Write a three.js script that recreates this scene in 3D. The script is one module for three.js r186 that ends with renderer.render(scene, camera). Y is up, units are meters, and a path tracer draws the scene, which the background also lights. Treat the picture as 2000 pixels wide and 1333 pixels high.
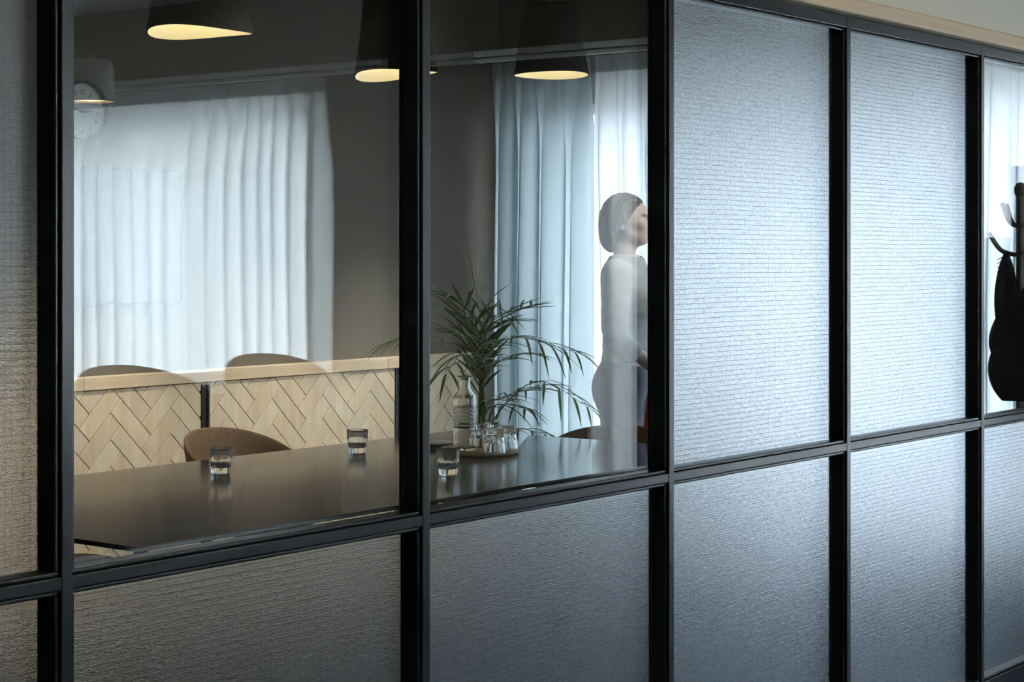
import * as THREE from 'three';
import { RoundedBoxGeometry } from 'three/addons/geometries/RoundedBoxGeometry.js';
import { mergeGeometries } from 'three/addons/utils/BufferGeometryUtils.js';
import { RectAreaLightUniformsLib } from 'three/addons/lights/RectAreaLightUniformsLib.js';
import { ImprovedNoise } from 'three/addons/math/ImprovedNoise.js';

// ---------------------------------------------------------------- camera, sky, exposure
// World: x runs along the glazed screen, the screen stands in z = 0, the meeting room lies at z < 0,
// the room the camera stands in at z > 0; y up, metres.
const W = 2000, H = 1333, FOCAL = 3690, YAW = Math.atan(2820 / FOCAL), CAM = new THREE.Vector3(0, 1.5, 2.4);
const HORIZON = 495;                                            // a rise (shift) lens keeps the uprights parallel
const scene = new THREE.Scene();
const camera = new THREE.PerspectiveCamera(2 * Math.atan(H / 2 / FOCAL) * 180 / Math.PI, W / H, 0.05, 200);
camera.position.copy(CAM);
camera.lookAt(CAM.x + Math.cos(YAW), CAM.y, CAM.z - Math.sin(YAW));
camera.setViewOffset(W, H, 0, H / 2 - HORIZON, W, H);
const renderer = new THREE.WebGLRenderer({ antialias: true });
renderer.toneMapping = THREE.LinearToneMapping;
renderer.toneMappingExposure = 1.0;
renderer.shadowMap.enabled = true;
RectAreaLightUniformsLib.init();

const SKY = 56.0;                                                // bright overcast day outside
scene.background = new THREE.Color().setRGB(0.94 * SKY, 0.97 * SKY, 1.03 * SKY);

const SPOT_POWER = 15, WASH_POWER = 20, WOMAN_FILL_POWER = 2.5;                                          // unseen ceiling spots on the panelling, and an added fill spot on the woman
const UNSEEN_PANEL_POWER = 9;  // unseen ceiling panels of the outer room
const PENDANT_POWER = 0.10;

// ---------------------------------------------------------------- helpers
let seed = 1234567;
const rnd = () => { seed = (seed * 1664525 + 1013904223) >>> 0; return seed / 4294967296; };
const rr = (a, b) => a + (b - a) * rnd();
const noise = new ImprovedNoise();
const C = Math.cos(YAW), S = Math.sin(YAW);
const V = (x, y, z) => new THREE.Vector3(x, y, z);
// where the sight line of a pixel of the photograph meets a plane (for measuring the place)
function onZ(px, py, z) { const k = (px - W / 2) / FOCAL, q = CAM.z - z, X = q * (C + k * S) / (S - k * C), d = X * C + q * S; return V(X, CAM.y - (py - HORIZON) / FOCAL * d, z); }
function onX(px, py, X) { const k = (px - W / 2) / FOCAL, q = X * (S - k * C) / (C + k * S), d = X * C + q * S; return V(X, CAM.y - (py - HORIZON) / FOCAL * d, CAM.z - q); }
function onY(px, py, y) { const d = (CAM.y - y) * FOCAL / (py - HORIZON), l = (px - W / 2) / FOCAL * d; return V(d * C + l * S, y, CAM.z - d * S + l * C); }
function atD(px, py, d) { const l = (px - W / 2) / FOCAL * d; return V(d * C + l * S, CAM.y - (py - HORIZON) / FOCAL * d, CAM.z - d * S + l * C); }

const used = {};
function numbered(name) { const n = used[name] = (used[name] ?? -1) + 1; return n ? `${name}_${String(n).padStart(3, '0')}` : name; }
function shade(o) { o.castShadow = true; o.receiveShadow = true; return o; }
function tag(o, label, category, group) { o.userData.label = label; o.userData.category = category; if (group) o.userData.group = group; return o; }
function thing(name, label, category, p = [0, 0, 0], turn = 0, group) {
  const o = new THREE.Group(); o.name = numbered(name); o.position.set(...p); o.rotation.y = turn; scene.add(o); return tag(o, label, category, group);
}
function part(name, geo, mat, parent) { const m = shade(new THREE.Mesh(geo, mat)); m.name = name; parent.add(m); return m; }
function single(name, geo, mat, label, category, group) { const m = shade(new THREE.Mesh(geo, mat)); m.name = numbered(name); scene.add(m); return tag(m, label, category, group); }
function struct(name, geo, mat) { const m = shade(new THREE.Mesh(geo, mat)); m.name = name; m.userData.kind = 'structure'; scene.add(m); return m; }
function copy(o, label, p, turn, group) {
  const c = o.clone(); c.name = numbered(o.name.replace(/_\d{3}$/, '')); c.userData = { ...o.userData }; scene.add(c);
  if (p) c.position.set(...p); if (turn !== undefined) c.rotation.y = turn; c.userData.label = label; if (group) c.userData.group = group; return c;
}
// boxes by their extents, uv in metres
function boxUV(g) {
  const p = g.attributes.position, n = g.attributes.normal, uv = g.attributes.uv;
  for (let i = 0; i < p.count; i++) {
    const ax = Math.abs(n.getX(i)), ay = Math.abs(n.getY(i)), az = Math.abs(n.getZ(i));
    if (az >= ax && az >= ay) uv.setXY(i, p.getX(i), p.getY(i)); else if (ax >= ay) uv.setXY(i, p.getZ(i), p.getY(i)); else uv.setXY(i, p.getX(i), p.getZ(i));
  }
  return g;
}
function B(x0, x1, y0, y1, z0, z1) { const g = new THREE.BoxGeometry(x1 - x0, y1 - y0, z1 - z0); g.translate((x0 + x1) / 2, (y0 + y1) / 2, (z0 + z1) / 2); return boxUV(g); }
function RB(x0, x1, y0, y1, z0, z1, r = 0.004, s = 2) { const g = new RoundedBoxGeometry(x1 - x0, y1 - y0, z1 - z0, s, Math.min(r, (x1 - x0) / 2.01, (y1 - y0) / 2.01, (z1 - z0) / 2.01)); g.translate((x0 + x1) / 2, (y0 + y1) / 2, (z0 + z1) / 2); return boxUV(g); }
const merged = (list) => mergeGeometries(list.map((g) => (g.index ? g.toNonIndexed() : g)));
function rod(a, b, r0, r1 = r0, n = 10) {
  const d = V().subVectors(b, a), g = new THREE.CylinderGeometry(r1, r0, d.length(), n);
  g.applyQuaternion(new THREE.Quaternion().setFromUnitVectors(V(0, 1, 0), d.clone().normalize())); g.translate((a.x + b.x) / 2, (a.y + b.y) / 2, (a.z + b.z) / 2); return g;
}
function tube(pts, r, n = 24, k = 8) { return new THREE.TubeGeometry(new THREE.CatmullRomCurve3(pts), n, r, k, false); }
// a grid surface f(u, v) -> Vector3, u and v in 0..1
function sheet(nu, nv, f, closeU = false) {
  const pos = [], uv = [], idx = [];
  for (let j = 0; j <= nv; j++) for (let i = 0; i <= nu; i++) { const p = f(i / nu, j / nv); pos.push(p.x, p.y, p.z); uv.push(i / nu, j / nv); }
  for (let j = 0; j < nv; j++) for (let i = 0; i < nu; i++) { const a = j * (nu + 1) + i, b = a + 1, c = a + nu + 1, d = c + 1; idx.push(a, b, d, a, d, c); }
  const g = new THREE.BufferGeometry(); g.setAttribute('position', new THREE.Float32BufferAttribute(pos, 3)); g.setAttribute('uv', new THREE.Float32BufferAttribute(uv, 2)); g.setIndex(idx); g.computeVertexNormals();
  if (closeU) { const n = g.attributes.normal; for (let j = 0; j <= nv; j++) { const a = j * (nu + 1), b = a + nu, m = V(n.getX(a) + n.getX(b), n.getY(a) + n.getY(b), n.getZ(a) + n.getZ(b)).normalize(); n.setXYZ(a, m.x, m.y, m.z); n.setXYZ(b, m.x, m.y, m.z); } }
  return g;
}
function lathe(profile, n = 48) { return new THREE.LatheGeometry(profile.map(([r, y]) => new THREE.Vector2(Math.max(r, 1e-4), y)), n); }

// ---------------------------------------------------------------- textures
function dataTexture(n, f, srgb, m = n) {
  const d = new Uint8Array(n * m * 4);
  for (let y = 0; y < m; y++) for (let x = 0; x < n; x++) { const c = f(x, y), o = (y * n + x) * 4; for (let k = 0; k < 3; k++) d[o + k] = Math.max(0, Math.min(255, Math.round((c.length ? c[k] : c) * 255))); d[o + 3] = 255; }
  const t = new THREE.DataTexture(d, n, m); t.wrapS = t.wrapT = THREE.RepeatWrapping; t.magFilter = THREE.LinearFilter; t.minFilter = THREE.LinearMipmapLinearFilter; t.generateMipmaps = true;
  if (srgb) t.colorSpace = THREE.SRGBColorSpace; t.needsUpdate = true; return t;
}
function repeated(t, u, v) { const c = t.clone(); c.repeat.set(u, v); c.needsUpdate = true; return c; }
// lattice value noise that tiles
function lattice(n, cells) { const a = new Float32Array(cells * cells); for (let i = 0; i < a.length; i++) a[i] = rnd(); return (x, y) => { const u = x / n * cells, v = y / n * cells, i = Math.floor(u), j = Math.floor(v), s = (u - i) ** 2 * (3 - 2 * (u - i)), t = (v - j) ** 2 * (3 - 2 * (v - j)), q = (p, r) => a[((r % cells) + cells) % cells * cells + ((p % cells) + cells) % cells]; return (q(i, j) * (1 - s) + q(i + 1, j) * s) * (1 - t) + (q(i, j + 1) * (1 - s) + q(i + 1, j + 1) * s) * t; }; }
function latticeXY(n, cx, cy) { const a = new Float32Array(cx * cy); for (let i = 0; i < a.length; i++) a[i] = rnd(); return (x, y) => { const u = x / n * cx, v = y / n * cy, i = Math.floor(u), j = Math.floor(v), s = (u - i) ** 2 * (3 - 2 * (u - i)), t = (v - j) ** 2 * (3 - 2 * (v - j)), q = (p, r) => a[((r % cy) + cy) % cy * cx + ((p % cx) + cx) % cx]; return (q(i, j) * (1 - s) + q(i + 1, j) * s) * (1 - t) + (q(i, j + 1) * (1 - s) + q(i + 1, j + 1) * s) * t; }; }
// cast glass: finely pebbled, with a faint net of grooves over the embedded wires 12.2 mm apart
const CELL = 0.0122, CELLS = 16;
const glassRelief = (() => {
  const n = 1024, q = n / CELLS, n1 = lattice(n, 256), n2 = lattice(n, 128), n3 = lattice(n, CELLS * 2), w1 = lattice(n, 48), w2 = lattice(n, 48);
  return dataTexture(n, (x, y) => {
    const u = (((x + 5 * (w1(x, y) - 0.5)) / q) % 1 + 1) % 1, v = (((y + 5 * (w2(x, y) - 0.5)) / q) % 1 + 1) % 1;
    const gx = Math.min(u, 1 - u), gy = Math.min(v, 1 - v), groove = (g, w) => 1 - Math.exp(-((g / w) ** 2));
    return 0.30 + 0.06 * groove(gx, 0.07) + 0.12 * groove(gy, 0.08) + 0.34 * (n2(x, y) - 0.5) + 0.28 * (n1(x, y) - 0.5) + 0.10 * (n3(x, y) - 0.5);
  });
})();
const glassRough = (() => { const n = 512, q = n / CELLS, w1 = lattice(n, 60); return dataTexture(n, (x, y) => { const u = (x / q) % 1, v = (y / q) % 1, g = Math.min(u, 1 - u, v, 1 - v); return 0.40 - 0.12 * Math.exp(-((g / 0.09) ** 2)) + 0.2 * (w1(x, y) - 0.5); }); })();
const woodMap = (() => {  // pale maple, grain upright; 0.6 m a tile
  const n = 512, a = latticeXY(n, 60, 3), b = latticeXY(n, 170, 6), c = lattice(n, 5), e = latticeXY(n, 14, 2);
  return dataTexture(n, (x, y) => { const t = 0.45 * a(x + 9 * c(x, y), y) + 0.25 * b(x, y) + 0.5 * e(x, y) - 0.55, k = c(x, y) - 0.5; return [0.835 - 0.10 * t + 0.02 * k, 0.765 - 0.13 * t - 0.01 * k, 0.655 - 0.16 * t - 0.03 * k]; }, true);
})();
const fabricMap = (() => { const n = 256, a = lattice(n, 128), b = lattice(n, 24); return dataTexture(n, (x, y) => 0.75 + 0.3 * (a(x, y) - 0.5) + 0.15 * (b(x, y) - 0.5) + 0.08 * Math.sin(x * Math.PI / 2) * Math.sin(y * Math.PI / 2), true); })();
const hairMap = (() => { const n = 256, a = latticeXY(n, 90, 3), b = latticeXY(n, 200, 5), c = latticeXY(n, 18, 2); return dataTexture(n, (x, y) => { const t = 0.25 + 0.45 * a(x, y) + 0.3 * b(x, y) + 0.3 * (c(x, y) - 0.5); return [t, t * 0.96, t * 0.9]; }, true); })();
const feltBump = (() => { const n = 256, a = lattice(n, 110), b = lattice(n, 40); return dataTexture(n, (x, y) => 0.5 + 0.5 * (a(x, y) - 0.5) + 0.4 * (b(x, y) - 0.5)); })();
const plasterBump = (() => { const n = 256, a = lattice(n, 90), b = lattice(n, 20); return dataTexture(n, (x, y) => 0.5 + 0.4 * (a(x, y) - 0.5) + 0.4 * (b(x, y) - 0.5)); })();
const carpetMap = (() => { const n = 256, a = lattice(n, 128), b = lattice(n, 16); return dataTexture(n, (x, y) => { const t = 0.8 + 0.5 * (a(x, y) - 0.5) + 0.2 * (b(x, y) - 0.5); return [t, t, t]; }, true); })();
const weaveBump = (() => { const n = 128; return dataTexture(n, (x, y) => 0.5 + 0.25 * Math.sin(x * Math.PI / 4) + 0.25 * Math.sin(y * Math.PI / 4)); })();

// ---------------------------------------------------------------- materials
const std = (o) => new THREE.MeshStandardMaterial(o), phy = (o) => new THREE.MeshPhysicalMaterial(o);
const lin = (r, g, b) => new THREE.Color().setRGB(r, g, b);
const M = {
  steel: phy({ color: lin(0.004, 0.005, 0.006), roughness: 0.3, specularIntensity: 0.6 }),
  blackMetal: std({ color: lin(0.02, 0.02, 0.022), roughness: 0.4 }),
  clear: phy({ color: lin(0.97, 0.985, 0.98), transmission: 1, thickness: 0, roughness: 0, ior: 1.75 }),
  pressed: phy({ color: lin(0.85, 0.90, 0.92), transmission: 1, thickness: 0.006, roughness: 0.34, roughnessMap: glassRough, ior: 1.5, bumpMap: glassRelief, bumpScale: 0.00055 }),
  wire: std({ color: lin(0.16, 0.17, 0.18), roughness: 0.5, metalness: 0.3 }),
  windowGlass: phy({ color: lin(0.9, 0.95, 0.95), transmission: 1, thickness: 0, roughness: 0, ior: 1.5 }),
  dimmingGlass: phy({ color: lin(0.30, 0.312, 0.322), transmission: 1, thickness: 0, roughness: 0, ior: 1.5 }),  // unseen meeting-room panes, tinted to dim the daylight behind the curtains
  wood: std({ map: repeated(woodMap, 1 / 0.6, 1 / 0.6), roughness: 0.5 }),
  woodAlong: std({ color: lin(0.95, 0.9, 0.85), map: (() => { const t = repeated(woodMap, 1 / 0.6, 1 / 0.6); t.rotation = Math.PI / 2; return t; })(), roughness: 0.5 }),
  groove: std({ color: lin(0.06, 0.035, 0.018), roughness: 0.9 }),
  wallDark: std({ color: lin(0.15, 0.128, 0.10), roughness: 0.85, bumpMap: repeated(plasterBump, 2, 2), bumpScale: 0.0006 }),
  wallPale: std({ color: lin(0.72, 0.68, 0.58), roughness: 0.9, bumpMap: repeated(plasterBump, 2, 2), bumpScale: 0.0004 }),
  ceiling: std({ color: lin(0.35, 0.33, 0.29), roughness: 0.95 }),
  carpet: std({ color: lin(0.03, 0.11, 0.20), map: repeated(carpetMap, 3, 3), roughness: 0.55 }),
  table: phy({ color: lin(0.009, 0.0075, 0.006), roughness: 0.13, specularIntensity: 0.8 }),
  felt: std({ color: lin(0.014, 0.012, 0.007), roughness: 0.95, bumpMap: repeated(feltBump, 6, 3), bumpScale: 0.0012 }),
  lining: std({ color: lin(0.86, 0.85, 0.78), roughness: 0.8 }),
  tan: phy({ color: lin(0.30, 0.175, 0.085), map: repeated(fabricMap, 5, 5), roughness: 0.75, sheen: 0.3 }),
  darkSeat: phy({ color: lin(0.04, 0.038, 0.038), map: repeated(fabricMap, 5, 5), roughness: 0.7 }),
  glass: phy({ color: lin(0.985, 0.99, 0.985), transmission: 1, thickness: 0.02, roughness: 0, ior: 1.5 }),
  white: std({ color: lin(0.75, 0.75, 0.72), roughness: 0.5 }),
  railWhite: std({ color: lin(0.68, 0.7, 0.68), roughness: 0.4, metalness: 0.0 }),
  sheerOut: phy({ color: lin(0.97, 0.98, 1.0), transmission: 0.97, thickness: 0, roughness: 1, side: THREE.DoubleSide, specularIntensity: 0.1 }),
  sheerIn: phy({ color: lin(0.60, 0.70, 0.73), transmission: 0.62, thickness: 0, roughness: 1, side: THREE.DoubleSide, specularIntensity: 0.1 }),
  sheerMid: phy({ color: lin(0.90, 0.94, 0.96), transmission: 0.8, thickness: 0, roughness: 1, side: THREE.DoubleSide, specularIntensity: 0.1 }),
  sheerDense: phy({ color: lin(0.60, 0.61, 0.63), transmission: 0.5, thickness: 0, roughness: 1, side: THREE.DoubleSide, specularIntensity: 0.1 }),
  tape: phy({ color: lin(0.6, 0.64, 0.66), transmission: 0.3, thickness: 0, roughness: 1, side: THREE.DoubleSide, specularIntensity: 0.1 }),
  leaf: phy({ color: lin(0.035, 0.085, 0.018), roughness: 0.45, transmission: 0.3, thickness: 0, side: THREE.DoubleSide }),
  leafVeiled: phy({ color: lin(0.09, 0.19, 0.04), roughness: 0.45, transmission: 0.35, thickness: 0, side: THREE.DoubleSide }),  // paler copy of leaf, the reflected veil put into its colour
  stem: std({ color: lin(0.06, 0.10, 0.02), roughness: 0.6 }),
  pot: std({ color: lin(0.09, 0.055, 0.02), roughness: 0.8 }),
  soil: std({ color: lin(0.03, 0.02, 0.012), roughness: 1 }),
  board: std({ map: repeated(woodMap, 3, 3), color: lin(1, 0.93, 0.8), roughness: 0.5 }),
  screen: phy({ color: lin(0.03, 0.055, 0.06), roughness: 0.12 }),
  skin: phy({ color: lin(0.70, 0.55, 0.49), roughness: 0.5 }),
  hair: std({ color: lin(0.30, 0.27, 0.23), map: hairMap, roughness: 0.6 }),
  jersey: phy({ color: lin(0.46, 0.48, 0.48), roughness: 0.9, sheen: 0.2 }),
  trousers: phy({ color: lin(0.15, 0.165, 0.22), roughness: 0.8 }),
  red: std({ color: lin(0.55, 0.03, 0.03), roughness: 0.5 }),
  copper: std({ color: lin(0.6, 0.22, 0.12), roughness: 0.3, metalness: 0.8 }),
  greyShade: std({ color: lin(0.42, 0.42, 0.40), roughness: 0.6 }),
  coat: std({ color: lin(0.006, 0.007, 0.009), roughness: 0.95 }),
  oakDark: std({ color: lin(0.10, 0.075, 0.03), roughness: 0.6 }),
  facade: std({ color: lin(0.5, 0.5, 0.48), roughness: 0.9 }),
  pavement: std({ color: lin(0.28, 0.29, 0.29), roughness: 0.95 }),
  greyRib: std({ color: lin(0.12, 0.13, 0.14), roughness: 0.8 }),
  cabinetDark: std({ color: lin(0.02, 0.021, 0.023), roughness: 0.6 }),
};
const bulbGlow = std({ color: lin(1, 0.9, 0.7), emissive: lin(1, 0.78, 0.45), emissiveIntensity: 6 });
const unseenPanelGlow = std({ color: lin(1, 1, 1), emissive: lin(1, 0.95, 0.86), emissiveIntensity: 2 });
const discGlow = std({ color: lin(1, 0.9, 0.7), emissive: lin(1, 0.62, 0.28), emissiveIntensity: 9 });

// ---------------------------------------------------------------- the setting
const XW = 7.80, XC = 7.62, ZB = -3.60, CEIL = 3.0, X0 = -3.2, ZF = 9.2, T = 0.15;
struct('floor', B(X0 - T, XW + T, -0.12, 0, ZB - 0.2, ZF + T), M.carpet);
struct('ceiling', B(X0 - T, XW + T, CEIL, CEIL + 0.15, ZB - 0.2, ZF + T), M.ceiling);
struct('wall_back', B(X0 - T, XW + T, 0, CEIL, ZB - 0.2, ZB - 0.05), M.wallDark);
struct('wall_left', B(X0 - T, X0, 0, CEIL, ZB - 0.05, ZF), M.wallPale);
struct('wall_front', B(X0 - T, XW + T, 0, CEIL, ZF, ZF + T), M.wallPale);
struct('wall_above_screen', B(X0, XW, 2.192, CEIL, -0.075, 0.022), M.wallPale);
struct('trim_1', RB(X0, XW, 2.149, 2.192, -0.075, 0.034, 0.007, 3), M.woodAlong);
// the window wall, its openings left open
const HEAD = 2.26, SILL = 0.24, openings = [[-3.52, -0.14], [0.10, 2.95], [4.80, 8.70]];
{
  const g = [B(XW, XW + 0.25, HEAD, CEIL, ZB - 0.05, ZF), B(XW, XW + 0.25, 0, SILL, ZB - 0.05, ZF)];
  let z = ZB - 0.05; for (const [a, b] of [...openings, [ZF, ZF]]) { g.push(B(XW, XW + 0.25, SILL, HEAD, z, a)); z = b; }
  struct('wall_right', merged(g), M.wallDark);
}
openings.forEach(([a, b], k) => {
  const w = new THREE.Group(); w.name = `window_${k + 1}`; w.userData.kind = 'structure'; scene.add(w);
  const f = [], x0 = XW + 0.10, x1 = XW + 0.16, n = Math.round((b - a) / 1.1), e = 0.05;
  f.push(B(x0, x1, SILL, SILL + e, a, b), B(x0, x1, HEAD - e, HEAD, a, b));
  for (let i = 0; i <= n; i++) { const z = a + (b - a - e) * i / n; f.push(B(x0, x1, SILL + e, HEAD - e, z, z + e)); }
  part('window_frame', merged(f), M.white, w);
  for (let i = 0; i < n; i++) { const z = a + (b - a - e) * i / n + e, z1 = a + (b - a - e) * (i + 1) / n; part('pane', B(XW + 0.127, XW + 0.133, SILL + e, HEAD - e, z, z1), k ? M.windowGlass : M.dimmingGlass, w); }
});
struct('ground_outside', B(XW + 0.25, 60, -0.4, -0.2, -45, 55), M.pavement);

// ---------------------------------------------------------------- the glazed screen
// the steel net cast into a pane: thin flat wires, slightly wavy, welded in squares
function wireNet(a, b, y0, y1, parent) {
  const pos = [], idx = [], z = -0.0495, wire = (pts, w) => { // a flat ribbon with a ridge
    const o = pos.length / 3; pts.forEach(([x, y, nx, ny]) => { pos.push(x - nx * w, y - ny * w, z, x, y, z + w, x + nx * w, y + ny * w, z, x, y, z - w); });
    for (let i = 0; i + 1 < pts.length; i++) for (let k = 0; k < 4; k++) { const p = o + i * 4 + k, q = o + i * 4 + (k + 1) % 4; idx.push(p, q, q + 4, p, q + 4, p + 4); }
  };
  const off = rr(0, CELL), bow = rr(0, 50);
  for (let y = y0 + off * 0.7 + 0.002; y < y1 - 0.002; y += CELL) { const p = []; for (let x = a + 0.003; x <= b - 0.003; x += 0.0305) p.push([x, y + 0.0018 * noise.noise(x * 5, y * 2, bow) + 0.0006 * noise.noise(x * 40, y * 60, bow), 0, 1]); wire(p, 0.00038); }
  for (let x = a + off + 0.002; x < b - 0.002; x += CELL) { const p = []; for (let y = y0 + 0.003; y <= y1 - 0.003; y += 0.0305) p.push([x + 0.0018 * noise.noise(y * 5, x * 2, bow + 7) + 0.0006 * noise.noise(x * 60, y * 40, bow), y, 1, 0]); wire(p, 0.00028); }
  const g = new THREE.BufferGeometry(); g.setAttribute('position', new THREE.Float32BufferAttribute(pos, 3)); g.setIndex(idx); g.computeVertexNormals();
  part('wire_net', g, M.wire, parent).userData.kind = 'stuff';
}
const POST = [-2.510, -1.616, -0.721, 0.173, 1.069, 1.969, 2.862, 3.759, 4.655, 5.549, 6.444, 7.338], PW = 0.0115;
const RAILS = [[0.145, 0.167], [0.961, 0.983], [2.115, 2.149]];
{
  const s = thing('glazed_screen', 'black steel framed glass screen of clear and wired cast panes between the two rooms', 'partition');
  const D = 0.058;
  for (const x of POST) part('mullion', RB(x - PW, x + PW, 0, 2.149, -D, 0, 0.0022), M.steel, s);
  part('mullion', RB(XW - 0.045, XW, 0, 2.149, -D, 0, 0.0022), M.steel, s);
  const ends = [...POST, XW - 0.034];
  part('kick_plate', B(POST[0], XW - 0.045, 0, 0.145, -D + 0.01, -0.006), M.steel, s);
  for (let i = 0; i + 1 < ends.length; i++) {
    const a = ends[i] + PW, b = ends[i + 1] - PW;
    for (const [y0, y1] of RAILS) part('rail', RB(a - 0.002, b + 0.002, y0, y1, -D + 0.001, -0.001, 0.0022), M.steel, s);
    [[RAILS[0][1], RAILS[1][0], false], [RAILS[1][1], RAILS[2][0], [5, 6, 9].includes(i)]].forEach(([y0, y1, clear]) => {
      // glazing beads round the opening, set back behind the face, with a soft nose that catches the light
      const q = 0.0085, z0 = -0.0570, z1 = -0.006;
      for (const [u, v] of [[z0, -0.0535], [-0.0455, z1]]) {
        { const q1 = v < -0.05 ? 0.006 : q; part('glazing_bead', merged([RB(a, b, y0, y0 + q1, u, v, 0.003), RB(a, b, y1 - q1, y1, u, v, 0.003), RB(a, a + q1, y0 + q1, y1 - q1, u, v, 0.003), RB(b - q1, b, y0 + q1, y1 - q1, u, v, 0.003)]), M.steel, s); }
      }
      const g = new THREE.BoxGeometry(b - a - 0.004, y1 - y0 - 0.004, clear ? 0.008 : 0.006); g.translate((a + b) / 2, (y0 + y1) / 2, -0.0495); boxUV(g);
      const uv = g.attributes.uv; for (let k = 0; k < uv.count; k++) uv.setXY(k, uv.getX(k) / (CELL * CELLS), uv.getY(k) / (CELL * CELLS));
      part(clear ? 'clear_pane' : 'wired_pane', g, clear ? M.clear : M.pressed, s);
      if (!clear) wireNet(a, b, y0, y1, s);
    });
  }
}

// ---------------------------------------------------------------- low herringbone wall along the back
{
  const t = thing('herringbone_panelling', 'low panelling of pale wooden herringbone planks under a wooden cap against the dark back wall', 'panelling');
  const capB = 0.944, capT = 0.998, xL = 3.07, xR = 7.60, uprights = [4.398, 5.6715, 6.9425];
  part('backing_board', B(xL, xR, 0, capB, ZB - 0.05, ZB - 0.012), M.groove, t);
  part('cap_rail', RB(xL, 5.0, capB, capT, ZB - 0.049, ZB + 0.008, 0.003), M.woodAlong, t);
  part('cap_rail', RB(5.0015, 6.86, capB, capT, ZB - 0.049, ZB + 0.008, 0.003), M.woodAlong, t);
  part('cap_rail', RB(6.8615, xR, capB, capT, ZB - 0.049, ZB + 0.008, 0.003), M.woodAlong, t);
  for (const x of uprights) {
    part('upright', merged([RB(x - 0.023, x - 0.012, 0, capB, ZB - 0.012, ZB + 0.006, 0.002), RB(x + 0.012, x + 0.023, 0, capB, ZB - 0.012, ZB + 0.006, 0.002), RB(x - 0.012, x + 0.012, 0, capB, ZB - 0.012, ZB - 0.004, 0.002)]), M.blackMetal, t);
  }
  const w = 0.0776, n = 3, gap = 0.0017, c45 = Math.SQRT1_2;
  const panels = [[xL, uprights[0] - 0.024, 5.201 - 4 * 0.329], [uprights[0] + 0.024, uprights[1] - 0.024, 5.201], [uprights[1] + 0.024, uprights[2] - 0.024, 5.807], [uprights[2] + 0.024, xR, 7.02]];
  const clip = (poly, axis, lim, sign) => { const out = []; for (let i = 0; i < poly.length; i++) { const a = poly[i], b = poly[(i + 1) % poly.length], da = sign * (a[axis] - lim), db = sign * (b[axis] - lim); if (da <= 0) out.push(a); if ((da < 0 && db > 0) || (da > 0 && db < 0)) { const k = da / (da - db); out.push([a[0] + (b[0] - a[0]) * k, a[1] + (b[1] - a[1]) * k]); } } return out; };
  const plankMats = [0, 1, 2, 3, 4].map((k) => { const m = M.wood.clone(); m.color = lin(...[[1, 1, 1], [0.93, 0.9, 0.86], [1, 0.97, 0.92], [0.97, 0.93, 0.9], [0.9, 0.88, 0.86]][k]); return m; });
  for (const [px0, px1, ax] of panels) {
    // the corner (u, v) = (n, 0) of the pattern sits at (ax, 0.9015)
    const ox = ax - n * w * c45, oy = 0.9015 - n * w * c45;
    for (let m = -9; m <= 9; m++) for (let k = -40; k <= 40; k++) for (const lying of [true, false]) {
      let u0, u1, v0, v1; if (lying) { u0 = k; u1 = k + n; v0 = k; v1 = k + 1; } else { u0 = k; u1 = k + 1; v0 = k + 1; v1 = k + 1 + n; }
      u0 += m * n; u1 += m * n; v0 -= m * n; v1 -= m * n;
      const e = gap / w; let poly = [[u0 + e, v0 + e], [u1 - e, v0 + e], [u1 - e, v1 - e], [u0 + e, v1 - e]].map(([u, v]) => [ox + (u - v) * w * c45, oy + (u + v) * w * c45]);
      poly = clip(clip(clip(clip(poly, 0, px0, -1), 0, px1, 1), 1, 0.012, -1), 1, capB - 0.0015, 1);
      if (poly.length < 3) continue;
      let area = 0; poly.forEach((a, i) => { const b = poly[(i + 1) % poly.length]; area += (a[0] * b[1] - b[0] * a[1]) / 2; }); if (area < 4e-5) continue;
      const cx = poly.reduce((s, p) => s + p[0], 0) / poly.length, cy = poly.reduce((s, p) => s + p[1], 0) / poly.length;
      const z0 = ZB - 0.012, z1 = ZB - rr(0.0003, 0.0012), du = rnd(), dv = rnd(), pos = [], nor = [], uv = [];
      const put = (p, z, nn) => { pos.push(p[0], p[1], z); nor.push(...nn); uv.push((p[0] + du), (p[1] + dv)); };
      const ins = poly.map(([x, y]) => { const dx = cx - x, dy = cy - y, l = Math.hypot(dx, dy) || 1; return [x + dx / l * 0.0014, y + dy / l * 0.0014]; });
      for (let i = 1; i + 1 < poly.length; i++) for (const p of [ins[0], ins[i], ins[i + 1]]) put(p, z1, [0, 0, 1]);
      poly.forEach((a, i) => {
        const j = (i + 1) % poly.length, b = poly[j], ex = b[0] - a[0], ey = b[1] - a[1], l = Math.hypot(ex, ey) || 1, nx = ey / l, ny = -ex / l, bn = [nx * c45, ny * c45, c45];
        put(a, z1 - 0.0014, bn); put(b, z1 - 0.0014, bn); put(ins[j], z1, bn); put(a, z1 - 0.0014, bn); put(ins[j], z1, bn); put(ins[i], z1, bn);
        put(a, z0, [nx, ny, 0]); put(b, z0, [nx, ny, 0]); put(b, z1 - 0.0014, [nx, ny, 0]); put(a, z0, [nx, ny, 0]); put(b, z1 - 0.0014, [nx, ny, 0]); put(a, z1 - 0.0014, [nx, ny, 0]);
      });
      const g = new THREE.BufferGeometry(); g.setAttribute('position', new THREE.Float32BufferAttribute(pos, 3)); g.setAttribute('normal', new THREE.Float32BufferAttribute(nor, 3)); g.setAttribute('uv', new THREE.Float32BufferAttribute(uv, 2));
      part('plank', g, plankMats[Math.floor(rnd() * 5)], t);
    }
  }
}

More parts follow.
